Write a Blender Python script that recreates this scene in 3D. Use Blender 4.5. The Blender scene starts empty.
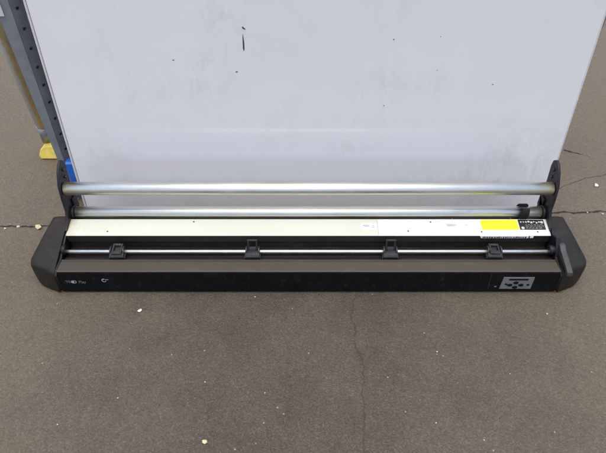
import bpy, bmesh, math, random
from mathutils import Vector, Matrix
R = math.radians
random.seed(7)
S = bpy.context.scene
COL = S.collection

# ------------------------------------------------------------------ materials
def new_mat(name):
    m = bpy.data.materials.new(name); m.use_nodes = True
    nt = m.node_tree; b = nt.nodes['Principled BSDF']
    return m, nt, b

def N(nt, t, **kw):
    n = nt.nodes.new(t)
    for k, v in kw.items():
        if hasattr(n, k) and k not in n.inputs: setattr(n, k, v)
        else: n.inputs[k].default_value = v
    return n

def ramp(nt, fac, stops):
    r = nt.nodes.new('ShaderNodeValToRGB')
    e = r.color_ramp.elements
    while len(e) < len(stops): e.new(0.5)
    for el, (p, c) in zip(e, stops):
        el.position = p
        el.color = (c, c, c, 1) if isinstance(c, (int, float)) else (*c, 1)
    nt.links.new(fac, r.inputs['Fac']); return r

def mixc(nt, fac, a, b, mode='MIX'):
    m = nt.nodes.new('ShaderNodeMix'); m.data_type = 'RGBA'; m.blend_type = mode
    for sock, v in ((m.inputs[0], fac), (m.inputs[6], a), (m.inputs[7], b)):
        if hasattr(v, 'is_linked'): nt.links.new(v, sock)
        elif isinstance(v, (int, float)): sock.default_value = v
        else: sock.default_value = (*v, 1)
    return m.outputs[2]

def mathn(nt, op, a, b=0.0):
    m = nt.nodes.new('ShaderNodeMath'); m.operation = op
    for i, v in enumerate((a, b)):
        if hasattr(v, 'is_linked'): nt.links.new(v, m.inputs[i])
        else: m.inputs[i].default_value = v
    return m.outputs[0]

def coords(nt, scale=(1, 1, 1)):
    tc = nt.nodes.new('ShaderNodeTexCoord'); mp = nt.nodes.new('ShaderNodeMapping')
    mp.inputs['Scale'].default_value = scale
    nt.links.new(tc.outputs['Object'], mp.inputs['Vector']); return mp.outputs[0]

def noise(nt, vec, scale, detail=4, rough=.55, dist=0):
    n = N(nt, 'ShaderNodeTexNoise', Scale=scale, Detail=detail, Roughness=rough, Distortion=dist)
    nt.links.new(vec, n.inputs['Vector']); return n.outputs['Fac']

def bump(nt, b, h, strength, dist=.002):
    n = N(nt, 'ShaderNodeBump', Strength=strength, Distance=dist)
    nt.links.new(h, n.inputs['Height']); nt.links.new(n.outputs[0], b.inputs['Normal'])

def simple(name, col, rough=.5, metal=0., var=.25, vscale=30, bs=0., bscale=400, dust=0., spec=.5, stretch=(1, 1, 1)):
    m, nt, b = new_mat(name)
    v = coords(nt, stretch)
    n = noise(nt, v, vscale, 5)
    lo = tuple(c * (1 - var) for c in col); hi = tuple(min(1, c * (1 + var)) for c in col)
    c = ramp(nt, n, [(.3, lo), (.7, hi)]).outputs[0]
    if dust:
        n2 = noise(nt, v, 55, 8, .7)
        f = ramp(nt, n2, [(.55, 0.), (.8, dust)]).outputs[0]
        c = mixc(nt, f, c, (.22, .19, .15))
        n4 = N(nt, 'ShaderNodeTexVoronoi', Scale=120.); nt.links.new(v, n4.inputs['Vector'])
        f2 = ramp(nt, n4.outputs['Distance'], [(.04, dust), (.09, 0.)]).outputs[0]
        c = mixc(nt, f2, c, (.34, .31, .26))
    nt.links.new(c, b.inputs['Base Color'])
    b.inputs['Metallic'].default_value = metal
    b.inputs['Specular IOR Level'].default_value = spec
    rr = ramp(nt, noise(nt, v, vscale * 2.3, 4), [(.3, max(.02, rough - .08)), (.7, min(1, rough + .08))])
    nt.links.new(rr.outputs[0], b.inputs['Roughness'])
    if bs: bump(nt, b, noise(nt, coords(nt), bscale, 3), bs, .0006)
    return m

M = {}
M['plastic'] = simple('black_plastic', (.016, .0125, .0085), .44, var=.25, vscale=14, bs=.35, bscale=900, dust=.14, spec=.28)
M['gloss_black'] = simple('front_black', (.004, .0036, .004), .6, spec=.14, var=.3, vscale=20, bs=.1, dust=.10)
M['dark_metal'] = simple('trough_dark', (.022, .018, .015), .45, var=.3, vscale=12, dust=.22, stretch=(.25, 1, 1))
M['fascia'] = simple('fascia_brown', (.028, .021, .016), .5, var=.3, vscale=10, dust=.15, stretch=(.2, 1, 1))
M['deck'] = simple('deck_grey', (.066, .055, .037), .44, var=.1, vscale=9, bs=.15, bscale=700, dust=.22, stretch=(.3, 1, 1))
M['rubber'] = simple('rubber', (.006, .006, .006), .6, var=.3, spec=.25)
M['clip'] = simple('grey_clip', (.026, .026, .026), .42, var=.25, vscale=60, dust=.15)
M['bracket'] = simple('bracket_black', (.0085, .009, .012), .45, spec=.4, var=.3, vscale=40, bs=.15, dust=.10)
M['lever'] = simple('lever_grey', (.045, .043, .043), .4, var=.2, vscale=50, dust=.15)
M['tube'] = simple('aluminium_tube', (.76, .73, .64), .36, 1., var=.07, vscale=25, bs=.04, bscale=300, stretch=(.08, 1, 1))
def mat_tube():
    m, nt, b = new_mat('aluminium_tube'); v = coords(nt)
    c = ramp(nt, noise(nt, coords(nt, (.08, 1, 1)), 25, 4), [(.3, (.70, .69, .63)), (.7, (.79, .78, .715))]).outputs[0]
    sm = ramp(nt, noise(nt, coords(nt, (.35, 1, 1)), 14, 7, .7, .5), [(.5, 0.), (.72, .55)]).outputs[0]
    c = mixc(nt, sm, c, (.52, .49, .40))
    sc = ramp(nt, noise(nt, coords(nt, (1, .08, .08)), 160, 4, .7), [(.66, 0.), (.70, .6)]).outputs[0]
    c = mixc(nt, mathn(nt, 'MULTIPLY', sc, ramp(nt, noise(nt, v, 7, 3), [(.5, 0.), (.62, 1.)]).outputs[0]), c, (.36, .34, .29))
    sx = nt.nodes.new('ShaderNodeSeparateXYZ'); nt.links.new(v, sx.inputs[0])
    e = mathn(nt, 'ADD', mathn(nt, 'ABSOLUTE', sx.outputs[0]), mathn(nt, 'MULTIPLY', noise(nt, v, 30, 5), .05))
    c = mixc(nt, ramp(nt, e, [(.605, 0.), (.64, .8)]).outputs[0], c, (.62, .52, .30))
    nt.links.new(c, b.inputs['Base Color']); b.inputs['Metallic'].default_value = 1
    rr = ramp(nt, noise(nt, coords(nt, (.5, 1, 1)), 22, 7, .7), [(.3, .33), (.7, .52)]); nt.links.new(rr.outputs[0], b.inputs['Roughness'])
    bump(nt, b, noise(nt, v, 300, 3), .05, .0006)
    return m
M['tube'] = mat_tube()
M['rod'] = simple('steel_rod', (.88, .87, .82), .5, 1., var=.05, vscale=30)
M['steel'] = simple('upright_steel', (.18, .19, .205), .5, 0., var=.15, vscale=25, bs=.1, dust=.2)
M['blue'] = simple('blue_paint', (.012, .13, .50), .4, var=.2, vscale=50, dust=.2)
M['yellow'] = simple('label_yellow', (.86, .82, .012), .45, var=.03, vscale=40)
M['black_label'] = simple('label_black', (.014, .014, .014), .35, var=.2)
M['white_ink'] = simple('white_print', (.55, .55, .56), .5, var=.2, vscale=200)
M['black_ink'] = simple('black_print', (.02, .02, .02), .5, var=.1)
M['grey_ink'] = simple('grey_print', (.33, .34, .40), .5, var=.15, vscale=300)
M['dim_ink'] = simple('worn_print', (.12, .12, .13), .5, var=.6, vscale=260)
M['blue_ink'] = simple('blue_print', (.10, .25, .42), .4, var=.2)
M['sticker'] = simple('paper_sticker', (.82, .82, .82), .5, var=.03)
M['pad'] = simple('keypad_silver', (.155, .145, .15), .5, .1, var=.12, vscale=80, dust=.1)
M['screw'] = simple('screw_dark', (.05, .05, .05), .4, .8, var=.2)
M['wood'] = simple('handle_wood', (.52, .36, .17), .5, var=.3, vscale=40, stretch=(4, 4, .3))
M['broom_yellow'] = simple('broom_yellow', (.72, .56, .10), .6, var=.15, vscale=60, bs=.4, bscale=200)
M['galv'] = simple('ferrule', (.30, .30, .31), .4, .6, var=.3, vscale=60)
M['tag'] = simple('tag_paper', (.55, .55, .52), .6, var=.06)
M['trim'] = simple('board_trim', (.78, .77, .76), .3, .3, var=.06)
M['trim_line'] = simple('trim_line', (.28, .19, .16), .5, var=.1)
M['edge_dark'] = simple('board_back', (.05, .045, .04), .7, var=.2)
M['crumb'] = simple('crumb', (.62, .56, .42), .7, var=.25, vscale=200)
M['leaf'] = simple('leaf_scrap', (.70, .56, .33), .6, var=.3, vscale=150)
M['crack'] = simple('crack_dark', (.028, .022, .017), .9, var=.4, vscale=60)
M['crack_soft'] = simple('crack_soft', (.064, .054, .036), .9, var=.3, vscale=60)

def mat_cover():
    m, nt, b = new_mat('cover_white'); v = coords(nt)
    c = ramp(nt, noise(nt, v, 6, 4), [(.3, (.615, .645, .515)), (.7, (.66, .685, .56))]).outputs[0]
    sx = nt.nodes.new('ShaderNodeSeparateXYZ'); nt.links.new(v, sx.inputs[0])
    # whiter overlay sheet from x = .18 on
    st = mathn(nt, 'GREATER_THAN', sx.outputs[0], .1805)
    c = mixc(nt, st, c, (.74, .74, .69))
    # yellowed, rusty grime towards the left end
    d = mathn(nt, 'ADD', sx.outputs[0], mathn(nt, 'MULTIPLY', noise(nt, v, 22, 6, .65), .16))
    f = ramp(nt, mathn(nt, 'MULTIPLY', mathn(nt, 'ADD', d, .63), 4.), [(.15, .9), (.5, 0.)]).outputs[0]
    c = mixc(nt, f, c, (.50, .34, .12))
    n3 = noise(nt, v, 130, 6, .7)
    c = mixc(nt, ramp(nt, n3, [(.68, 0.), (.80, .5)]).outputs[0], c, (.35, .30, .2))
    nt.links.new(c, b.inputs['Base Color']); b.inputs['Roughness'].default_value = .38
    return m
M['cover'] = mat_cover()

def mat_board():
    m, nt, b = new_mat('whiteboard'); v = coords(nt)
    c = ramp(nt, noise(nt, v, 3, 3), [(.3, (.735, .718, .722)), (.7, (.775, .757, .760))]).outputs[0]
    # wiped marker smears, grey and patchy
    big = ramp(nt, noise(nt, v, 3.4, 3, .5), [(.46, 0.), (.66, 1.)]).outputs[0]
    fine = ramp(nt, noise(nt, coords(nt, (1, 1, .55)), 26, 8, .72, .6), [(.44, 0.), (.74, .45)]).outputs[0]
    c = mixc(nt, mathn(nt, 'MULTIPLY', big, fine), c, (.40, .41, .40))
    sp = ramp(nt, noise(nt, v, 70, 3, .6), [(.745, 0.), (.78, .55)]).outputs[0]
    c = mixc(nt, mathn(nt, 'MULTIPLY', sp, ramp(nt, noise(nt, v, 5, 2), [(.45, 0.), (.6, 1.)]).outputs[0]), c, (.25, .25, .25))
    nt.links.new(c, b.inputs['Base Color'])
    rr = ramp(nt, noise(nt, v, 14, 6, .7), [(.3, .07), (.75, .14)])
    nt.links.new(rr.outputs[0], b.inputs['Roughness'])
    bump(nt, b, noise(nt, v, 9, 2), .03, .002)
    return m
M['board'] = mat_board()
def mat_handle():     # bare wood with worn pale paint along one side
    m, nt, b = new_mat('painted_wood'); v = coords(nt)
    c = ramp(nt, noise(nt, coords(nt, (4, 4, .4)), 30, 5), [(.3, (.50, .35, .17)), (.7, (.70, .53, .30))]).outputs[0]
    sx = nt.nodes.new('ShaderNodeSeparateXYZ'); nt.links.new(v, sx.inputs[0])
    e = mathn(nt, 'SUBTRACT', sx.outputs[0], mathn(nt, 'MULTIPLY', sx.outputs[2], .129))
    e = mathn(nt, 'ADD', e, mathn(nt, 'MULTIPLY', mathn(nt, 'SUBTRACT', noise(nt, v, 25, 5), .5), .016))
    f = ramp(nt, mathn(nt, 'ADD', mathn(nt, 'MULTIPLY', e, 14.), .5), [(.37, .9), (.42, 0.)]).outputs[0]
    c = mixc(nt, f, c, (.60, .59, .57))
    nt.links.new(c, b.inputs['Base Color']); b.inputs['Roughness'].default_value = .5
    return m
M['handle'] = mat_handle()

def mat_floor():
    m, nt, b = new_mat('floor_asphalt'); v = coords(nt)
    big = noise(nt, v, 1.1, 4, .5)
    c = ramp(nt, big, [(.3, (.090, .076, .057)), (.7, (.110, .092, .068))]).outputs[0]
    mid = noise(nt, v, 9, 8, .68, .4)
    c = mixc(nt, .8, c, ramp(nt, mid, [(.3, (.74, .74, .74)), (.72, (1.18, 1.17, 1.15))]).outputs[0], 'MULTIPLY')
    gr = noise(nt, v, 260, 5, .75)
    c = mixc(nt, .8, c, ramp(nt, gr, [(.3, .38), (.7, 1.55)]).outputs[0], 'MULTIPLY')
    # dark stains
    st = ramp(nt, noise(nt, v, 4.2, 7, .65, .8), [(.58, 0.), (.76, .26)]).outputs[0]
    c = mixc(nt, st, c, (.058, .048, .036))
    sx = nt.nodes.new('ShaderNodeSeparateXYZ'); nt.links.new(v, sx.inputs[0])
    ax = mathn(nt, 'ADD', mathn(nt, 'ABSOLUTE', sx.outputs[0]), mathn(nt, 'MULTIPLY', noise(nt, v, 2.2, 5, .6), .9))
    c = mixc(nt, ramp(nt, mathn(nt, 'MULTIPLY', ax, .6), [(.38, 0.), (.84, .72)]).outputs[0], c, (.205, .160, .105), 'MIX')  # brighter, warmer light at both sides painted into the colour as tan
    # darker tone in the pits of the worn surface
    pc = noise(nt, coords(nt, (1, .75, 1)), 105, 4, .6, .5)
    c = mixc(nt, ramp(nt, pc, [(.28, .20), (.40, 0.)]).outputs[0], c, (.045, .035, .026))
    pl_ = noise(nt, coords(nt, (1, .8, 1)), 52, 5, .65, .8)
    c = mixc(nt, ramp(nt, pl_, [(.58, 0.), (.76, .30)]).outputs[0], c, (.21, .175, .13))
    # fine aggregate: small stones of mixed tone
    ag = N(nt, 'ShaderNodeTexVoronoi', Scale=330.); nt.links.new(v, ag.inputs['Vector'])
    ac = nt.nodes.new('ShaderNodeSeparateColor'); nt.links.new(ag.outputs['Color'], ac.inputs[0])
    c = mixc(nt, .42, c, ramp(nt, ac.outputs[0], [(0., (.62, .61, .60)), (.55, (.95, .95, .94)), (.9, (1.25, 1.22, 1.16)), (1., (1.9, 1.8, 1.6))]).outputs[0], 'MULTIPLY')
    # pale grit
    vo = N(nt, 'ShaderNodeTexVoronoi', Scale=75.); nt.links.new(v, vo.inputs['Vector'])
    rnd = nt.nodes.new('ShaderNodeSeparateColor'); nt.links.new(vo.outputs['Color'], rnd.inputs[0])
    sp = mathn(nt, 'MULTIPLY', mathn(nt, 'LESS_THAN', vo.outputs['Distance'], .13), mathn(nt, 'GREATER_THAN', rnd.outputs[0], .975))
    c = mixc(nt, mathn(nt, 'MULTIPLY', sp, .6), c, (.50, .46, .38))
    # long pale drag scratches
    sc = noise(nt, coords(nt, (1.6, 26, 1)), 3.2, 5, .6)
    c = mixc(nt, ramp(nt, sc, [(.70, 0.), (.76, .25)]).outputs[0], c, (.30, .26, .2))
    nt.links.new(c, b.inputs['Base Color'])
    rr = ramp(nt, mid, [(.3, .52), (.7, .72)]); nt.links.new(rr.outputs[0], b.inputs['Roughness'])
    b.inputs['Specular IOR Level'].default_value = .35
    lum = noise(nt, coords(nt, (1, .8, 1)), 62, 5, .6, .9)
    pit = ramp(nt, noise(nt, v, 95, 3, .5, .6), [(.28, 0.), (.42, 1.)]).outputs[0]
    h = mathn(nt, 'ADD', mathn(nt, 'MULTIPLY', lum, .8), mathn(nt, 'MULTIPLY', gr, .35))
    h = mathn(nt, 'ADD', h, mathn(nt, 'MULTIPLY', pit, .25))
    h = mathn(nt, 'SUBTRACT', h, mathn(nt, 'MULTIPLY', ag.outputs['Distance'], .35))
    h = mathn(nt, 'ADD', h, mathn(nt, 'MULTIPLY', ramp(nt, pc, [(.28, 0.), (.44, 1.)]).outputs[0], .4))
    bump(nt, b, h, .65, .005)
    return m
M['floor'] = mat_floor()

# ------------------------------------------------------------------ mesh helpers
def link(name, bm, mat, parent=None, smooth=False, bevel=0, seg=2):
    bmesh.ops.recalc_face_normals(bm, faces=bm.faces)
    me = bpy.data.meshes.new(name); bm.to_mesh(me); bm.free()
    o = bpy.data.objects.new(name, me); COL.objects.link(o)
    mats = mat if isinstance(mat, (list, tuple)) else [mat]
    for k in mats: me.materials.append(M[k])
    if smooth:
        for p in me.polygons: p.use_smooth = True
    if bevel:
        md = o.modifiers.new('Bevel', 'BEVEL'); md.width = bevel; md.segments = seg
        md.limit_method = 'ANGLE'; md.angle_limit = R(35)
        for p in me.polygons: p.use_smooth = True
        w = o.modifiers.new('WN', 'WEIGHTED_NORMAL'); w.keep_sharp = True
    if parent: o.parent = parent
    return o

def tag(o, label, cat, group=None):
    o['label'] = label; o['category'] = cat
    if group: o['group'] = group
    return o

def empty(name, loc):
    o = bpy.data.objects.new(name, None); COL.objects.link(o); o.location = loc
    o.empty_display_size = .05
    return o

def box(bm, x0, x1, y0, y1, z0, z1, mi=0):
    v = [bm.verts.new(p) for p in ((x0,y0,z0),(x1,y0,z0),(x1,y1,z0),(x0,y1,z0),(x0,y0,z1),(x1,y0,z1),(x1,y1,z1),(x0,y1,z1))]
    for f in ((3,2,1,0),(4,5,6,7),(0,1,5,4),(1,2,6,5),(2,3,7,6),(3,0,4,7)):
        bm.faces.new([v[i] for i in f]).material_index = mi
    return v

def prism_x(bm, prof, x0, x1, mi=0):      # profile of (y, z) swept along x
    a = [bm.verts.new((x0, y, z)) for y, z in prof]; b = [bm.verts.new((x1, y, z)) for y, z in prof]
    n = len(prof)
    bm.faces.new(a).material_index = mi; bm.faces.new(b[::-1]).material_index = mi
    for i in range(n):
        bm.faces.new((a[i], b[i], b[(i+1) % n], a[(i+1) % n])).material_index = mi

def cyl_x(bm, y, z, r, x0, x1, n=40, bev=.0015, ri=None):
    rings = [(x0, r - bev), (x0 + bev, r), (x1 - bev, r), (x1, r - bev)]
    if ri: rings = [(x0 + .03, ri), (x0, ri)] + rings + [(x1, ri), (x1 - .03, ri)]
    L = []
    for x, q in rings:
        L.append([bm.verts.new((x, y + q * math.cos(2*math.pi*i/n), z + q * math.sin(2*math.pi*i/n))) for i in range(n)])
    for a, b in zip(L, L[1:]):
        for i in range(n): bm.faces.new((a[i], a[(i+1) % n], b[(i+1) % n], b[i])).smooth = True
    bm.faces.new(L[0]); bm.faces.new(L[-1])

def tube_between(bm, p, q, r0, r1, n=20):
    p, q = Vector(p), Vector(q); d = (q - p).normalized()
    a = d.orthogonal().normalized(); b = d.cross(a)
    L = [[bm.verts.new(c + r * (a * math.cos(2*math.pi*i/n) + b * math.sin(2*math.pi*i/n))) for i in range(n)] for c, r in ((p, r0), (q, r1))]
    for i in range(n): bm.faces.new((L[0][i], L[0][(i+1) % n], L[1][(i+1) % n], L[1][i])).smooth = True
    bm.faces.new(L[0]); bm.faces.new(L[1])

def text_bm(txt, size, mat4, extrude=.0003, sx=1.0):
    cu = bpy.data.curves.new('t', 'FONT'); cu.body = txt; cu.size = size; cu.extrude = extrude
    cu.align_x = 'CENTER'; cu.align_y = 'CENTER'; cu.resolution_u = 4
    o = bpy.data.objects.new('t', cu); COL.objects.link(o)
    dg = bpy.context.evaluated_depsgraph_get(); dg.update()
    me = bpy.data.meshes.new_from_object(o.evaluated_get(dg))
    bm = bmesh.new(); bm.from_mesh(me)
    bpy.data.objects.remove(o); bpy.data.meshes.remove(me); bpy.data.curves.remove(cu)
    bmesh.ops.transform(bm, matrix=mat4 @ Matrix.Diagonal((sx, 1, 1, 1)), verts=bm.verts)
    return bm

def shear(bm):
    for q in bm.verts: q.co.y -= (.066 - q.co.z) * .072

def add_bm(dst, src):
    me = bpy.data.meshes.new('tmp'); src.to_mesh(me); dst.from_mesh(me); src.free(); bpy.data.meshes.remove(me)

# ------------------------------------------------------------------ floor
bm = bmesh.new()
v = [bm.verts.new(p) for p in ((-12, -12, 0), (12, -12, 0), (12, 12, 0), (-12, 12, 0))]; bm.faces.new(v)
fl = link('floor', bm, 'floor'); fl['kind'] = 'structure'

def crack(name, pts, w, mat, z=.0012, step=.008, jag=.004, fade=False):
    bm = bmesh.new(); rnd = random.Random(len(pts) * 13 + int(abs(pts[0][0]) * 100))
    P = [Vector((*p, z)) for p in pts]; line = []
    for a, b in zip(P, P[1:]):
        n = max(2, int((b - a).length / step))
        line += [a.lerp(b, i / n) for i in range(n)]
    line.append(P[-1]); prev = None; off = 0
    for i, p in enumerate(line):
        t = (line[min(i+1, len(line)-1)] - line[max(i-1, 0)]).normalized(); nn = Vector((-t.y, t.x, 0))
        off = off * .8 + rnd.uniform(-jag, jag)
        ww = w * rnd.uniform(.25, 1.2)
        if fade: ww *= max(.05, 1 - i / len(line))
        c = p + nn * off
        cur = (bm.verts.new(c - nn * ww / 2), bm.verts.new(c + nn * ww / 2))
        if prev: bm.faces.new((prev[0], cur[0], cur[1], prev[1]))
        prev = cur
    o = link(name, bm, mat); o['kind'] = 'structure'; return o
crack('floor_crack', [(-2.6, 1.095), (-1.4, 1.15), (-.75, 1.173), (0, 1.20), (.77, 1.232), (1.3, 1.25), (2.6, 1.30)], .0075, 'crack', jag=.0035)
crack('floor_crack', [(.133, .912), (.121, .84), (.119, .79), (.131, .68), (.1325, .58), (.119, .49), (.11, .30)], .0030, 'crack_soft', jag=.0036, step=.006)
crack('floor_crack', [(.925, 1.588), (.96, 1.568), (1.0, 1.542)], .009, 'crack', jag=.0012, fade=True)
crack('floor_crack', [(.70, 1.30), (.95, 1.42), (1.3, 1.5)], .002, 'crack_soft', jag=.003)

# ------------------------------------------------------------------ the long black machine
CX, CY = .014, 1.0
mc = empty('sheet_cutter', (CX, CY, 0))
tag(mc, 'long low black roll-fed cutting machine with white cover lying on the floor before the whiteboard', 'cutting machine')
HW = .626
# chassis: tray, rear beam and front lip (all one folded body)
bm = bmesh.new()
prism_x(bm, [(-.0825, .006), (-.0835, .009), (-.0835, .0705), (-.049, .0705), (-.046, .064), (-.012, .058), (.020, .056), (.020, .012)], -HW, HW)
prism_x(bm, [(.0205, .012), (.0205, .0845), (.070, .102), (.105, .102), (.115, .09), (.115, .012)], -HW, HW)
link('chassis', bm, 'dark_metal', mc, bevel=.0015)
# front panel
bm = bmesh.new()
prism_x(bm, [(-.0880, .003), (-.0902, .0055), (-.0903, .009), (-.0862, .066), (-.0838, .0704), (-.0838, .008), (-.0838, .003)], -HW, HW)
fp = link('front_panel', bm, 'gloss_black', mc)
bm = bmesh.new(); box(bm, .4545, .4557, -.0869, -.0860, .014, .0655); shear(bm); link('panel_seam', bm, 'clip', fp)
# deck strip on the front lip with a raised rear bead
bm = bmesh.new()
prism_x(bm, [(-.0866, .0708), (-.0866, .0725), (-.085, .0738), (-.0535, .0742), (-.0520, .0728), (-.0505, .0728), (-.0495, .0752), (-.0465, .0752), (-.0455, .0728), (-.0455, .0708)], -HW + .0015, HW - .0015)
link('deck_strip', bm, 'deck', mc)
# inner trough plate
bm = bmesh.new()
prism_x(bm, [(-.0452, .0650), (-.0452, .0668), (-.012, .0612), (.019, .0594), (.019, .0576), (-.012, .0590)], -HW + .001, HW - .001)
link('cutting_bed', bm, 'dark_metal', mc)
# drive roller under the pinch rollers
bm = bmesh.new(); cyl_x(bm, -.021, .0595, .008, -HW + .004, HW - .004, 24)
link('drive_roller', bm, 'rubber', mc)
# cover fascia
bm = bmesh.new()
prism_x(bm, [(.0135, .083), (.0125, .1052), (.0165, .1052), (.0225, .0848), (.0225, .083)], -HW + .001, HW - .001)
fa = link('cover_fascia', bm, 'fascia', mc)
# white cover panel (slightly sloping), front lip turned down
def cz(y, d=0): return .107 + (y - .012) * (.013 / .049) + d
bm = bmesh.new()
prism_x(bm, [(.0110, .1045), (.0105, cz(.0105) - .0012), (.0118, cz(.0118)), (.060, cz(.060)), (.0612, cz(.060) - .001), (.0612, cz(.06) - .004), (.0125, .1054)], -.6245, .6245)
cv = link('cover_panel', bm, 'cover', mc)
SL = math.atan2(.013, .049)
def on_cover(name, x0, x1, y0, y1, mat, parent=cv, d=.0006, sk=0.):
    bm = bmesh.new()
    b = [bm.verts.new((x, y, cz(y, -.0002))) for x, y in ((x0, y0), (x1, y0), (x1 - sk, y1), (x0 - sk, y1))]
    t = [bm.verts.new((x.co.x, x.co.y, x.co.z + d)) for x in b]
    bm.faces.new(t); bm.faces.new(b[::-1])
    for i in range(4): bm.faces.new((b[i], b[(i+1) % 4], t[(i+1) % 4], t[i]))
    return link(name, bm, mat, parent)
on_cover('yellow_label', .4510, .5462, .0276, .0580, 'yellow')
on_cover('black_label', .5495, .6165, .0276, .0586, 'black_label')
on_cover('paper_sticker', .138, .178, .0285, .0475, 'sticker')
on_cover('overlay_edge', .1805, .1812, .0118, .0598, 'grey_ink', d=.0005)
MC = lambda x, y, d: Matrix.Translation((x, y, cz(y, d))) @ Matrix.Rotation(SL, 4, 'X')
bm = bmesh.new()          # white pictograms of the warning label
rr = random.Random(3)
for i in range(9):
    x = .556 + i * .0068; w = rr.uniform(.002, .0052); y = .0505 + rr.uniform(-.002, .002)
    t = bmesh.new(); bmesh.ops.create_circle(t, cap_ends=True, segments=rr.choice((3, 4, 6, 12)), radius=w * .85)
    bmesh.ops.transform(t, matrix=MC(x, y, .0009) @ Matrix.Rotation(rr.uniform(0, 3), 4, 'Z'), verts=t.verts); add_bm(bm, t)
for j, y in enumerate((.0425, .0385, .0345, .0312)):
    x = .566
    while x < .609:
        w = rr.uniform(.003, .009); t = bmesh.new(); bmesh.ops.create_grid(t, x_segments=1, y_segments=1, size=.5)
        bmesh.ops.transform(t, matrix=MC(x + w/2, y, .0009) @ Matrix.Diagonal((w, .0007, 1, 1)), verts=t.verts); add_bm(bm, t); x += w + .003
t = bmesh.new(); bmesh.ops.create_circle(t, cap_ends=True, segments=20, radius=.0042)
bmesh.ops.transform(t, matrix=MC(.5575, .0325, .0009), verts=t.verts); add_bm(bm, t)
link('label_print', bm, 'white_ink', cv)
for group_ in (((.150, .0405, .016, .0022), (.152, .0365, .013, .0016), (.1685, .0395, .006, .0015), (.1685, .0345, .007, .0020)), ((.371, .0435, .022, .0007), (.374, .0412, .026, .0007), (.370, .0388, .018, .0007)), ((.4115, .0420, .0045, .0012),)):
    bm = bmesh.new()
    for x, y, w, h in group_:
        t = bmesh.new(); bmesh.ops.create_grid(t, x_segments=1, y_segments=1, size=.5)
        bmesh.ops.transform(t, matrix=MC(x, y, .0010) @ Matrix.Diagonal((w, h, 1, 1)), verts=t.verts); add_bm(bm, t)
    link('faded_print', bm, 'grey_ink', cv)
scr = None
for x, y in ((.4479, .0212), (.5927, .0212), (.320, .0512), (.2582, .0235), (-.30, .052), (-.52, .0225)):
    if not scr:
        bm = bmesh.new(); bmesh.ops.create_uvsphere(bm, u_segments=14, v_segments=8, radius=.0021)
        bmesh.ops.scale(bm, vec=(1, 1, .5), verts=bm.verts); scr = o = link('screw', bm, 'screw', cv, smooth=True)
    else: o = scr.copy(); COL.objects.link(o)
    o.location = (x, y, cz(y, .0004))
# bar-coded sticker folded over the fascia
bm = bmesh.new()
v = [bm.verts.new(p) for p in ((.442, .0098, .1048), (.568, .0098, .1048), (.568, .0103, .0975), (.446, .0103, .0975))]
bm.faces.new(v); t = bmesh.ops.extrude_face_region(bm, geom=bm.faces[:]); bmesh.ops.translate(bm, vec=(0, .0015, 0), verts=[q for q in t['geom'] if isinstance(q, bmesh.types.BMVert)])
st = link('paper_strip', bm, 'sticker', fa)
bm = bmesh.new(); x = .4495
while x < .562:
    w = rr.uniform(.0008, .0042); box(bm, x, x + w, .0094, .0100, .0985 + rr.uniform(0, .001), .1032 + rr.uniform(-.0012, .0004)); x += w + rr.uniform(.0008, .0024)
link('strip_print', bm, 'black_ink', fa)
bm = bmesh.new(); box(bm, .5715, .580, .0096, .012, .0985, .1042); link('inspection_mark', bm, 'sticker', fa)

# roller bar
bm = bmesh.new(); cyl_x(bm, -.021, .080, .0042, -.621, .6235, 20, .0006)
link('roller_bar', bm, 'rod', mc)
# pinch rollers on the bar
def pinch(raised):
    bm = bmesh.new()
    prism_x(bm, [(-.016, -.013), (-.018, -.004), (-.013, .003), (.012, .006), (.017, .002), (.017, -.013)], -.018, .018)
    for s in (-1, 1):
        x0, x1 = sorted((s * .0182, s * .0142))
        prism_x(bm, [(-.012, .0025), (-.009, .010), (-.003, .0135), (.007, .0125), (.013, .0045)], x0, x1)
    for s in (-1, 1):
        x0, x1 = sorted((s * .0205, s * .0182)); prism_x(bm, [(-.0175, -.014), (-.0175, -.008), (-.010, -.002), (.008, -.002), (.012, -.012)], x0, x1)
    o = link('pinch_roller', bm, 'clip', mc, bevel=.0009)
    bm = bmesh.new()
    for x in (-.010, .010): cyl_x(bm, 0, -.0145, .0062, x - .006, x + .006, 20, .001)
    link('roller_wheel', bm, 'rubber', o)
    bm = bmesh.new(); w = .0125
    if raised:      # open square loop standing up, tilted back
        a = (.004, .008); 
        for x0, x1 in ((-w, -w + .0042), (w - .0042, w)): prism_x(bm, [(-.002, .004), (.002, .036), (.0065, .036), (.005, .004)], x0, x1)
        prism_x(bm, [(.0016, .0318), (.002, .036), (.0065, .036), (.0062, .0318)], -w + .0042, w - .0042)
        prism_x(bm, [(-.004, .0045), (-.001, .0125), (.0035, .0125), (.005, .0045)], -w + .0042, w - .0042)
    else:           # loop folded flat over the bar
        for x0, x1 in ((-w, -w + .0042), (w - .0042, w)): prism_x(bm, [(-.0165, .0035), (-.0165, .0075), (.016, .0135), (.016, .0095)], x0, x1)
        prism_x(bm, [(.010, .0083), (.010, .0124), (.016, .0135), (.016, .0095)], -w + .0042, w - .0042)
        prism_x(bm, [(-.0165, .0035), (-.0165, .0078), (-.0075, .0092), (-.0075, .0052)], -w + .0042, w - .0042)
    link('release_lever', bm, 'clip', o, bevel=.0007)
    return o
def copy_tree(o, parent):
    c = o.copy(); COL.objects.link(c); c.parent = parent
    for ch in list(o.children): copy_tree(ch, c)
    return c
pl, pu = pinch(False), pinch(True)
pl.location = (-.488, -.021, .080); pu.location = (-.1425, -.021, .080)
c = copy_tree(pu, mc); c.location = (.2085, -.021, .080)
c = copy_tree(pl, mc); c.location = (.4745, -.021, .080); c.rotation_euler = (R(-4), 0, R(-2))

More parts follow.
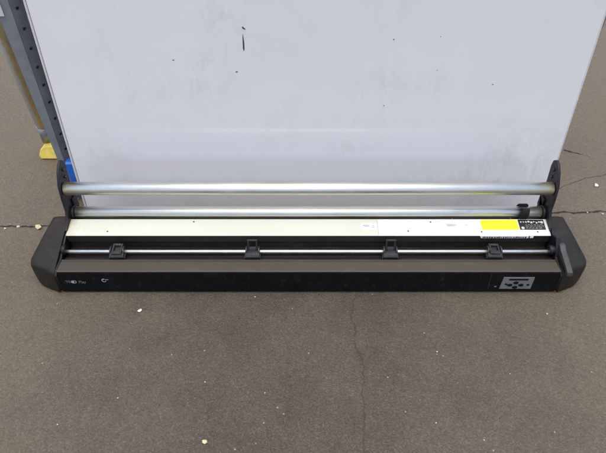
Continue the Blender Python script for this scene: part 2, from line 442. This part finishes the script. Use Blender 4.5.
# roll holder brackets, tubes
TY = .08
def bracket(s):
    prof = [(.030, .070), (.022, .112), (.040, .125), (.056, .150), (.058, .185), (.064, .222), (.082, .252), (.098, .266), (.112, .270), (.124, .262), (.127, .245), (.122, .205), (.120, .15), (.126, .10), (.126, .070)]
    bm = bmesh.new(); x0, x1 = sorted((s * .6235, s * .6305))
    prism_x(bm, prof, x0, x1)
    # stiffening rib along rear edge and foot flange turned inward
    for i in range(9, 12):
        (y0, z0), (y1, z1) = prof[i], prof[i + 1]
    x0, x1 = sorted((s * .6190, s * .6233)); prism_x(bm, [(.092, .16), (.092, .110), (.064, .1215), (.064, .1245), (.1195, .1265), (.1195, .16)], x0, x1)
    o = link('roll_bracket', bm, 'bracket', mc, bevel=.0018)
    for z, r in ((.205, .0125), (.1285, .0180)):
        bm = bmesh.new()
        x0, x1 = sorted((s * (.6150 if z < .2 else .6223), s * .6233)); cyl_x(bm, TY, z, r, x0, x1, 28, .0004)
        link('tube_socket', bm, 'bracket', o)
    for y, z in ((.106, .245), (.104, .225)):
        bm = bmesh.new()
        x0, x1 = sorted((s * .6205, s * .6240)); cyl_x(bm, y, z, .0045, x0, x1, 12, .0008)
        link('rivet', bm, 'screw', o)
bracket(-1); bracket(1)
for z, r, xe in ((.205, .0168, .6222), (.1285, .0152, .6142)):
    bm = bmesh.new(); cyl_x(bm, TY, z, r, -xe, xe, 64, .0015)
    tb = link('support_tube', bm, 'tube', mc)
# split collar on the lower tube
bm = bmesh.new(); n = 40; rings = []
for x, ri in ((.5530, 1), (.5560, 1), (.5740, 1), (.5770, 1)):
    ro = .0192 if x not in (.5530, .5770) else .0178
    rings.append((x, ro))
A0, A1 = R(118), R(118 + 322)
sec = [(-.0110, .0154), (-.0110, .0200), (-.0085, .0222), (.0085, .0222), (.0110, .0200), (.0110, .0154)]
L = []
for i in range(n + 1):
    a = A0 + (A1 - A0) * i / n
    L.append([bm.verts.new((.565 + sx + .16 * r * math.sin(a), TY + r * math.cos(a), .1285 + r * math.sin(a))) for sx, r in sec])
for a, b in zip(L, L[1:]):
    for i in range(6): bm.faces.new((a[i], a[(i+1) % 6], b[(i+1) % 6], b[i]))
bm.faces.new(L[0]); bm.faces.new(L[-1])
link('stop_collar', bm, 'rubber', tb)
bm = bmesh.new(); a = A0
tube_between(bm, (.557, TY + .018*math.cos(a), .1285 + .018*math.sin(a)), (.5545, TY + .027*math.cos(a), .1285 + .025*math.sin(a)), .0032, .0022, 10)
link('collar_tab', bm, 'rubber', tb)

# end caps: rounded moulded boxes, top sloping forward
def end_cap(s):
    def make_plan(r):     # outline seen from above, front outer corner rounded by r
        A, C, B = Vector((.6795, .063)), Vector((.7125, -.052)), Vector((.6335, -.0870))
        u, w = (A - C).normalized(), (B - C).normalized(); ang = u.angle(w)
        t = r / math.tan(ang / 2); cc = C + (u + w).normalized() * (r / math.sin(ang / 2))
        a0 = (C + u * t - cc); a1 = (C + w * t - cc)
        p0 = math.atan2(a0.y, a0.x); p1 = math.atan2(a1.y, a1.x)
        if p1 > p0: p1 -= 2 * math.pi
        pts = [(.6335, .077), (.661, .077), (.6725, .0745), (.6778, .070), (.6795, .063), (.6875, .035), (.6966, .003)]
        for i in range(11):
            a = p0 + (p1 - p0) * i / 10; pts.append((cc.x + r * math.cos(a), cc.y + r * math.sin(a)))
        return pts + [(.6335, -.0870)]
    plan = make_plan(.021)
    def top(y):      # z of the upper surface at depth y
        if y > .07: return .1215
        if y < -.045: return .0725 - ((-.045 - y) / .0435) ** 2 * .006
        k = (y + .045) / .115
        return .0725 + k * .049 + .0016 * math.sin(math.pi * k)
    cx = sum(p[0] for p in plan) / len(plan); cy = .01
    base = plan
    def inset(p, d):
        # move towards the cap's inside (outer sides only)
        x, y = p
        k = min(range(len(base)), key=lambda i: (base[i][0] - x) ** 2 + (base[i][1] - y) ** 2)
        if k == 0: return (x, y - d)
        if k == len(base) - 1: return (x, y + d)
        t = Vector(base[k + 1]) - Vector(base[k - 1]); t.normalize()
        return (max(.634, x + t.y * d), y - t.x * d)
    def insets(pts, d):
        nonlocal base
        base = pts; return [inset(p, d) for p in pts]
    bm = bmesh.new()
    levels = []
    def ring(pts, zf): return [bm.verts.new((s * x, y, zf(x, y))) for x, y in pts]
    levels.append(ring(insets(make_plan(.048), -.0055), lambda x, y: .004))
    levels.append(ring(insets(make_plan(.046), -.0065), lambda x, y: .010))
    levels.append(ring(insets(make_plan(.040), -.0060), lambda x, y: .022))
    levels.append(ring(insets(make_plan(.031), -.0038), lambda x, y: .038))
    for d, dz in ((-.0010, .017), (0, .0105), (.0012, .0062), (.0034, .0030), (.0066, .0010), (.0105, 0)):
        pts = insets(plan, d)
        levels.append(ring(pts, lambda x, y, dz=dz: top(y) - dz))
    n = len(plan)
    for a, b in zip(levels, levels[1:]):
        for i in range(n): bm.faces.new((a[i], a[(i+1) % n], b[(i+1) % n], b[i]))
    bm.faces.new(levels[0])
    # top surface: ladder across, pairing outer chain with the inner straight edge
    t = levels[-1]
    g = bmesh.ops.triangle_fill(bm, use_beauty=True, edges=[bm.edges.get((t[i], t[(i+1) % n])) for i in range(n)])
    # slice so the top follows the profile
    for yy in (.07, .05, .03, .01, -.01, -.03, -.045, -.056, -.066, -.074):
        bmesh.ops.bisect_plane(bm, geom=bm.verts[:] + bm.edges[:] + bm.faces[:], plane_co=(0, yy, 0), plane_no=(0, 1, 0))
    tops = [q for q in bm.verts if q.co.z > top(q.co.y) - .0035]
    o = link('end_cap', bm, 'plastic', mc, smooth=True)
    o.data.polygons.foreach_set('use_smooth', [True] * len(o.data.polygons))
    md = o.modifiers.new('wn', 'WEIGHTED_NORMAL'); md.weight = 90
    # inner wall of the cap, a thin dark plate
    bm = bmesh.new(); x0, x1 = sorted((s * .6275, s * .6333))
    prism_x(bm, [(-.0870, .010), (-.0878, .058), (-.078, .0695), (-.045, .0725), (.070, .1215), (.082, .1205), (.082, .010)], x0, x1)
    link('cap_wall', bm, 'bracket', o, bevel=.001)
    return o
cl = end_cap(-1); cr = end_cap(1)
# feed lever beside the right cap
bm = bmesh.new()
prism_x(bm, [(-.012, .092), (-.014, .104), (-.024, .106), (-.038, .098), (-.078, .086), (-.0965, .079), (-.099, .068), (-.0905, .0665), (-.085, .0735), (-.060, .078), (-.034, .083)], .6345, .6495)
link('feed_lever', bm, 'lever', mc, bevel=.0022, seg=3)
bm = bmesh.new(); cyl_x(bm, -.021, .086, .0125, -.6285, -.618, 24, .002); link('bar_socket', bm, 'bracket', mc)
bm = bmesh.new(); cyl_x(bm, -.021, .086, .0125, .612, .6267, 24, .002); link('bar_socket', bm, 'bracket', mc)
bm = bmesh.new(); prism_x(bm, [(-.040, .060), (-.036, .082), (-.010, .118), (.012, .124), (.030, .116), (.012, .09), (.005, .060)], .6268, .6385)
link('bar_mount', bm, 'bracket', mc, bevel=.001)

# control panel on the front, right
bm = bmesh.new(); v = [bm.verts.new((x, -.0880, z)) for x, z in ((.4835, .0160), (.563, .0160), (.565, .0545), (.4875, .0545))]
bm.faces.new(v); t = bmesh.ops.extrude_face_region(bm, geom=bm.faces[:]); bmesh.ops.translate(bm, vec=(0, .0022, 0), verts=[q for q in t['geom'] if isinstance(q, bmesh.types.BMVert)])
shear(bm); cp = link('control_panel', bm, 'pad', mc, bevel=.0006)
bm = bmesh.new(); box(bm, .5020, .5500, -.0886, -.0878, .0452, .0500); shear(bm); link('display', bm, 'gloss_black', cp)
key = None
for kx, kz, sc in ((-.0140, 0, 1), (.0140, 0, 1), (0, .0076, 1), (0, -.0076, 1), (.0315, .001, .55), (-.024, .003, .5)):
    if not key:
        bm = bmesh.new()
        for i in range(2):
            pass
        bmesh.ops.create_cone(bm, cap_ends=True, segments=6, radius1=.0060, radius2=.0050, depth=.0022)
        bmesh.ops.transform(bm, matrix=Matrix.Rotation(R(90), 4, 'X') @ Matrix.Diagonal((1.25, .8, 1, 1)), verts=bm.verts)
        key = o = link('arrow_key', bm, 'gloss_black', cp)
    else: o = key.copy(); COL.objects.link(o); o.parent = cp
    o.location = (.5215 + kx, -.0888 - (.066 - .0295 - kz) * .072, .0295 + kz); o.scale = (sc, 1, sc)
bm = bmesh.new(); box(bm, .4705, .4760, -.0872, -.0860, .0215, .0245); shear(bm); link('indicator_light', bm, 'dim_ink', mc)
# printed marks on the front, left
FR = Matrix.Rotation(R(90 - 4.12), 4, 'X')
def front_mark(x, z): return Matrix.Translation((x, -.0867 - (.066 - z) * .072, z)) @ FR
link('printed_word', text_bm('TE', .0105, front_mark(-.6045, .0385)), 'dim_ink', fp)
link('printed_word', text_bm('Play', .0118, front_mark(-.5690, .0375)), 'dim_ink', fp)
def capsule(w, h, mat4, n=10, inner=0):
    bm = bmesh.new(); pts = []
    for i in range(n + 1): a = -math.pi/2 + math.pi * i / n; pts.append((w/2 - h/2 + h/2*math.cos(a), h/2*math.sin(a)))
    for i in range(n + 1): a = math.pi/2 + math.pi * i / n; pts.append((-w/2 + h/2 + h/2*math.cos(a), h/2*math.sin(a)))
    o = [bm.verts.new((x, y, 0)) for x, y in pts]
    if inner:
        q = [bm.verts.new((x * (1 - inner * 2 / w * 1.0), y * (1 - inner * 2 / h), 0)) for x, y in pts]
        for i in range(len(o)): bm.faces.new((o[i], o[(i+1) % len(o)], q[(i+1) % len(o)], q[i]))
    else: bm.faces.new(o)
    bmesh.ops.transform(bm, matrix=mat4, verts=bm.verts); return bm
bm = bmesh.new()
add_bm(bm, capsule(.0140, .0092, front_mark(-.5905, .0385), inner=.0016))
t = bmesh.new(); bmesh.ops.create_grid(t, x_segments=1, y_segments=1, size=.5)
bmesh.ops.transform(t, matrix=front_mark(-.5930, .0385) @ Matrix.Diagonal((.0068, .0068, 1, 1)), verts=t.verts); add_bm(bm, t)
link('logo_badge', bm, 'grey_ink', fp)
def arc(x, z, r0, r1, a0, a1):
    bm = bmesh.new(); prev = None
    for i in range(17):
        a = R(a0 + (a1 - a0) * i / 16); w = (r1 - r0) * (1 - .55 * i / 16)
        cur = (bm.verts.new(((r1 - w) * math.cos(a), (r1 - w) * math.sin(a), 0)), bm.verts.new((r1 * math.cos(a), r1 * math.sin(a), 0)))
        if prev: bm.faces.new((prev[0], cur[0], cur[1], prev[1]))
        prev = cur
    bmesh.ops.transform(bm, matrix=front_mark(x, z), verts=bm.verts); return bm
bm = arc(-.5135, .0435, .0026, .0058, 60, 235)
t = bmesh.new(); bmesh.ops.create_grid(t, x_segments=1, y_segments=1, size=.5)
bmesh.ops.transform(t, matrix=front_mark(-.5060, .0460) @ Matrix.Diagonal((.008, .0016, 1, 1)), verts=t.verts); add_bm(bm, t)
link('swirl_mark', bm, 'grey_ink', fp)
bm = arc(-.5135, .0435, .0026, .0058, 235, 355); link('swirl_tail', bm, 'blue_ink', fp)
# rubber feet
ft = None
for x, y in ((-.655, -.055), (.655, -.055), (-.655, .08), (.655, .08), (0, -.05), (0, .09)):
    if not ft:
        bm = bmesh.new(); bmesh.ops.create_cone(bm, cap_ends=True, segments=20, radius1=.012, radius2=.015, depth=.013)
        ft = o = link('foot', bm, 'rubber', mc)
    else: o = ft.copy(); COL.objects.link(o); o.parent = mc
    o.location = (x, y, .0066)

# ------------------------------------------------------------------ whiteboard leaning on the rack
LEAN = R(4)
wb = empty('whiteboard', (.032, 1.2235, .034)); wb.rotation_euler = (-LEAN, 0, 0)
tag(wb, 'large scuffed white board with a short black pen stroke leaning upright behind the machine', 'whiteboard')
BW, BH, BT = .681, 1.08, .016
bm = bmesh.new(); box(bm, -BW + .0029, BW - .003, 0, BT - .003, -.0185, BH - .003); link('board_face', bm, 'board', wb)
bm = bmesh.new(); box(bm, -BW + .002, BW - .002, BT - .0026, BT, -.018, BH - .002); link('board_back', bm, 'edge_dark', wb)
bm = bmesh.new()
box(bm, -BW, -BW + .0028, -.0012, BT + .001, -.022, BH); link('edge_trim', bm, 'trim', wb, bevel=.0005)
bm = bmesh.new(); box(bm, -BW + .0048, -BW + .0066, -.0006, .001, -.018, BH - .003); link('edge_line', bm, 'trim_line', wb)
bm = bmesh.new(); box(bm, BW - .0028, BW, -.0010, BT + .001, -.022, BH); link('edge_trim', bm, 'trim', wb, bevel=.0005)
bm = bmesh.new(); box(bm, -BW + .0030, BW - .0029, -.0008, BT, -.022, -.0187); link('edge_trim', bm, 'trim', wb)
# marks: pen stroke and specks
def mark(pts):
    bm = bmesh.new(); bm.faces.new([bm.verts.new((x, -.0006, z)) for x, z in pts])
    r = bmesh.ops.extrude_face_region(bm, geom=bm.faces[:]); bmesh.ops.translate(bm, vec=(0, .0008, 0), verts=[q for q in r['geom'] if isinstance(q, bmesh.types.BMVert)])
    return bm
bm = mark([(-.1775, .5005), (-.1768, .5005), (-.1752, .486), (-.1748, .473), (-.1756, .4615), (-.1772, .461), (-.1785, .4655), (-.1782, .482)])
add_bm(bm, mark([(-.178, .5175), (-.1755, .518), (-.1735, .5155), (-.1695, .5125), (-.1705, .511), (-.1760, .5135)]))
link('pen_mark', bm, 'black_ink', wb)
rr = random.Random(11)
for x, z, q in ((.1875, .488, .0022), (.452, .375, .0022), (.1795, .318, .002), (-.199, .408, .0028), (-.353, .438, .0022), (.304, .412, .0016), (.30, .495, .0014)):
    speck = mark([(x + q * math.cos(a) * rr.uniform(.5, 1.3), z + q * .55 * math.sin(a) * rr.uniform(.5, 1.3)) for a in (0, 1.1, 2.2, 3.2, 4.2, 5.2)])
    link('ink_speck', speck, 'black_ink', wb)

# ------------------------------------------------------------------ slotted steel rack behind
rk = empty('storage_rack', (0, 1.30, 0))
tag(rk, 'grey slotted steel rack uprights with a blue bottom beam standing behind the leaning whiteboard', 'rack')
def upright(s):
    bm = bmesh.new(); H = 1.7
    xo, xi = s * .742, s * .704
    xb_ = s * .716                                                     # front face tapers towards the foot
    for y0_, y1_ in ((0, .002), (.0305, .0325)):
        P = [(xb_, 0), (xi, 0), (xi, .62), (xi, H), (xo, H), (xo, .62)]
        a = [bm.verts.new((x, y0_, z)) for x, z in P]; b = [bm.verts.new((x, y1_, z)) for x, z in P]
        bm.faces.new(a); bm.faces.new(b[::-1])
        for i in range(6): bm.faces.new((a[i], b[i], b[(i+1) % 6], a[(i+1) % 6]))
    for (xa_, za_), (xc_, zc_) in (((xb_, 0), (xo, .62)), ((xo, .62), (xo, H))):
        q = [bm.verts.new(p) for p in ((xa_, .0021, za_), (xc_, .0021, zc_), (xc_, .0304, zc_), (xa_, .0304, za_))]; bm.faces.new(q)
    x0, x1 = sorted((xi - s * .001, xi - s * .018)); box(bm, x0, x1, .0305, .0325, 0, H)
    # perforated side flange (x = xi), real holes, 50 mm pitch
    y0, y1 = .0022, .0303
    xa, xb = xi, xi + s * .002; lean = -s * .60
    nz = int(H / .05)
    for side in (xa, xb):
        for k in range(nz):
            zc = .0013 + k * .05 + .0; za, zb = k * .05, k * .05 + .05; zc = za + .0025 + .0
            zc = za + .025
            yc = .0165; r = .0042
            out = []; inn = []
            for i in range(16):
                a = 2 * math.pi * i / 16; ca, sa = math.cos(a), math.sin(a)
                inn.append(bm.verts.new((side + lean * (yc + r * ca - y0), yc + r * ca, zc + r * sa)))
                m_ = 1 / max(abs(ca) , abs(sa)); yy, zz = ca * m_, sa * m_
                yq = (y1 - yc) * yy + yc if yy > 0 else (yc - y0) * yy + yc; out.append(bm.verts.new((side + lean * (yq - y0), yq, zc + .025 * zz)))
            for i in range(16): bm.faces.new((out[i], out[(i+1) % 16], inn[(i+1) % 16], inn[i]))
    o = link('upright', bm, 'steel', rk)
    bm = bmesh.new(); x0, x1 = sorted((xi - s * .0185, xi - s * .075)); box(bm, x0, x1, .0305, .0335, .005, H - .01); link('gap_shade_strip', bm, 'edge_dark', o)  # dark strip added to paint the black shade between flange and board
    bm = bmesh.new(); x0, x1 = sorted((xo + s*.004, xi - s*.004)); box(bm, x0, x1, -.004, .056, .0005, .004); link('foot_plate', bm, 'steel', o)
    return o
ul = upright(-1); ur = upright(1)
bm = bmesh.new()
prism_x(bm, [(-.028, .062), (-.028, .150), (-.022, .155), (-.004, .155), (-.004, .15), (-.020, .148), (-.020, .066), (-.004, .066), (-.004, .062)], -.690, .738)
link('beam', bm, 'blue', rk, bevel=.001)
bm = bmesh.new(); box(bm, -.748, -.7245, -.0028, -.0004, .562, .64); tg = link('paper_tag', bm, 'tag', ul)
for z in (.9, 1.5):
    bm = bmesh.new(); box(bm, -.70, .70, .055, .075, z, z + .05); link('cross_bar', bm, 'steel', rk)

# ------------------------------------------------------------------ broom behind the rack
br = empty('broom', (-.88, 1.57, 0))
tag(br, 'worn wooden handled broom with a yellow head standing behind the left rack upright', 'broom')
bm = bmesh.new()
tube_between(bm, (0, 0, .085), (.118, -.31, 1.0), .019, .019, 24)
link('handle', bm, 'handle', br)
bm = bmesh.new(); tube_between(bm, (-.005, .012, .046), (.0035, -.010, .115), .021, .0205, 20); link('ferrule', bm, 'galv', br)
bm = bmesh.new()
pts = [(-.024, .0), (-.028, .014), (-.024, .030), (-.010, .042), (.03, .046), (.08, .042), (.090, .025), (.090, .0)]
a = [bm.verts.new((x, -.045 if z < .03 else -.03, z + .001)) for x, z in pts]; b = [bm.verts.new((x, .045 if z < .03 else .03, z + .001)) for x, z in pts]
bm.faces.new(a); bm.faces.new(b[::-1])
for i in range(len(pts)): bm.faces.new((a[i], b[i], b[(i+1) % 8], a[(i+1) % 8]))
link('head', bm, 'broom_yellow', br, bevel=.006, seg=3)

# ------------------------------------------------------------------ loose scraps on the floor
def scrap(name, x, y, r, mat, label, cat, group=None, seed=0, flat=.55, sx=1.):
    rr = random.Random(seed); bm = bmesh.new(); bmesh.ops.create_icosphere(bm, subdivisions=1, radius=r)
    for q in bm.verts: q.co *= rr.uniform(.65, 1.2); q.co.z *= flat; q.co.x *= sx
    zmin = min(q.co.z for q in bm.verts)
    for q in bm.verts: q.co.z -= zmin
    o = link(name, bm, mat); o.location = (x, y, 0); o.rotation_euler = (0, 0, rr.uniform(0, 6)); tag(o, label, cat, group); return o
scrap('floor_scrap', -.772, 1.163, .0085, 'leaf', 'curled tan scrap lying by the floor crack left of the black end cap', 'scrap', seed=2, sx=1.7)
scrap('paper_scrap', -.4029, .8492, .0052, 'sticker', 'small white paper scrap on the floor in front of the printed logo', 'scrap', seed=4, sx=1.3)
scrap('floor_crumb', -.1944, .5127, .0055, 'leaf', 'largest tan crumb on the floor near the bottom edge of the picture', 'crumb', seed=5)
scrap('paper_scrap', .9466, 1.3723, .0065, 'sticker', 'white paper scrap on the brown floor right of the whiteboard', 'scrap', seed=6, sx=1.3)
CR = [(-.2137, .6487), (-.0814, .6218), (.3075, .7274), (.2872, .7816), (.2716, .553), (.3601, .5168), (.4575, .6689), (-.1219, .8953), (.1765, .9049), (-.393, .6099), (-.6157, .8719), (-.30, .72), (-.5, .55), (.60, .84)]
g = None
for i, (x, y) in enumerate(CR):
    scrap('floor_crumb', x, y, random.uniform(.0013, .0026), 'crumb', 'tiny pale crumb scattered on the dark floor in front of the machine', 'crumb', 'pale crumbs scattered on the floor', seed=20 + i)
for i, (x, y) in enumerate(((.862, 1.235), (.905, 1.228), (-.87, 1.160), (-.835, 1.168), (-.90, 1.158))):
    scrap('crack_grit', x, y, random.uniform(.003, .0045), 'crumb', 'pale bit of grit lodged along the dark floor crack', 'grit', 'grit lodged along the floor crack', seed=50 + i)
for i, (x, y, r) in enumerate(((.556, 1.083, .0028), (.574, 1.083, .0038), (.590, 1.083, .0036), (.598, 1.083, .0024), (.40, 1.083, .0018), (.36, 1.083, .0014))):
    o = scrap('dirt_crumb', x, y, r, 'crumb', 'pale dirt crumb on the ledge between white cover and lower tube', 'dirt', 'dirt crumbs behind the white cover', seed=70 + i); o.location.z = .1022

# ------------------------------------------------------------------ camera
cam = bpy.data.cameras.new('camera'); co = bpy.data.objects.new('camera', cam); COL.objects.link(co)
co.location = (0, 0, 1.0); co.rotation_euler = (R(90 - 40.5), 0, 0)
cam.sensor_width = 36; cam.lens = 36 * 524 / 606; cam.clip_start = .02; cam.clip_end = 200
S.camera = co

# ------------------------------------------------------------------ light
SUN_EL, SUN_AZ = 78, 190        # azimuth from +Y clockwise
w = bpy.data.worlds.new('World'); S.world = w; w.use_nodes = True
nt = w.node_tree; bg = nt.nodes['Background']; sk = nt.nodes.new('ShaderNodeTexSky')
sk.sky_type = 'NISHITA'; sk.sun_disc = False; sk.sun_elevation = R(SUN_EL); sk.sun_rotation = R(SUN_AZ)
sk.dust_density = 2.0
nt.links.new(sk.outputs[0], bg.inputs[0]); bg.inputs[1].default_value = .15
sl = bpy.data.lights.new('sun', 'SUN'); sl.energy = 1.4; sl.angle = R(85); sl.color = (1, .90, .74)
so = bpy.data.objects.new('sun', sl); COL.objects.link(so)
d = Vector((math.sin(R(SUN_AZ)) * math.cos(R(SUN_EL)), math.cos(R(SUN_AZ)) * math.cos(R(SUN_EL)), math.sin(R(SUN_EL))))
so.rotation_euler = d.to_track_quat('Z', 'Y').to_euler(); so.location = d * 6

S.view_settings.view_transform = 'Standard'; S.view_settings.look = 'None'
S.view_settings.gamma = 1; S.view_settings.exposure = 0.66
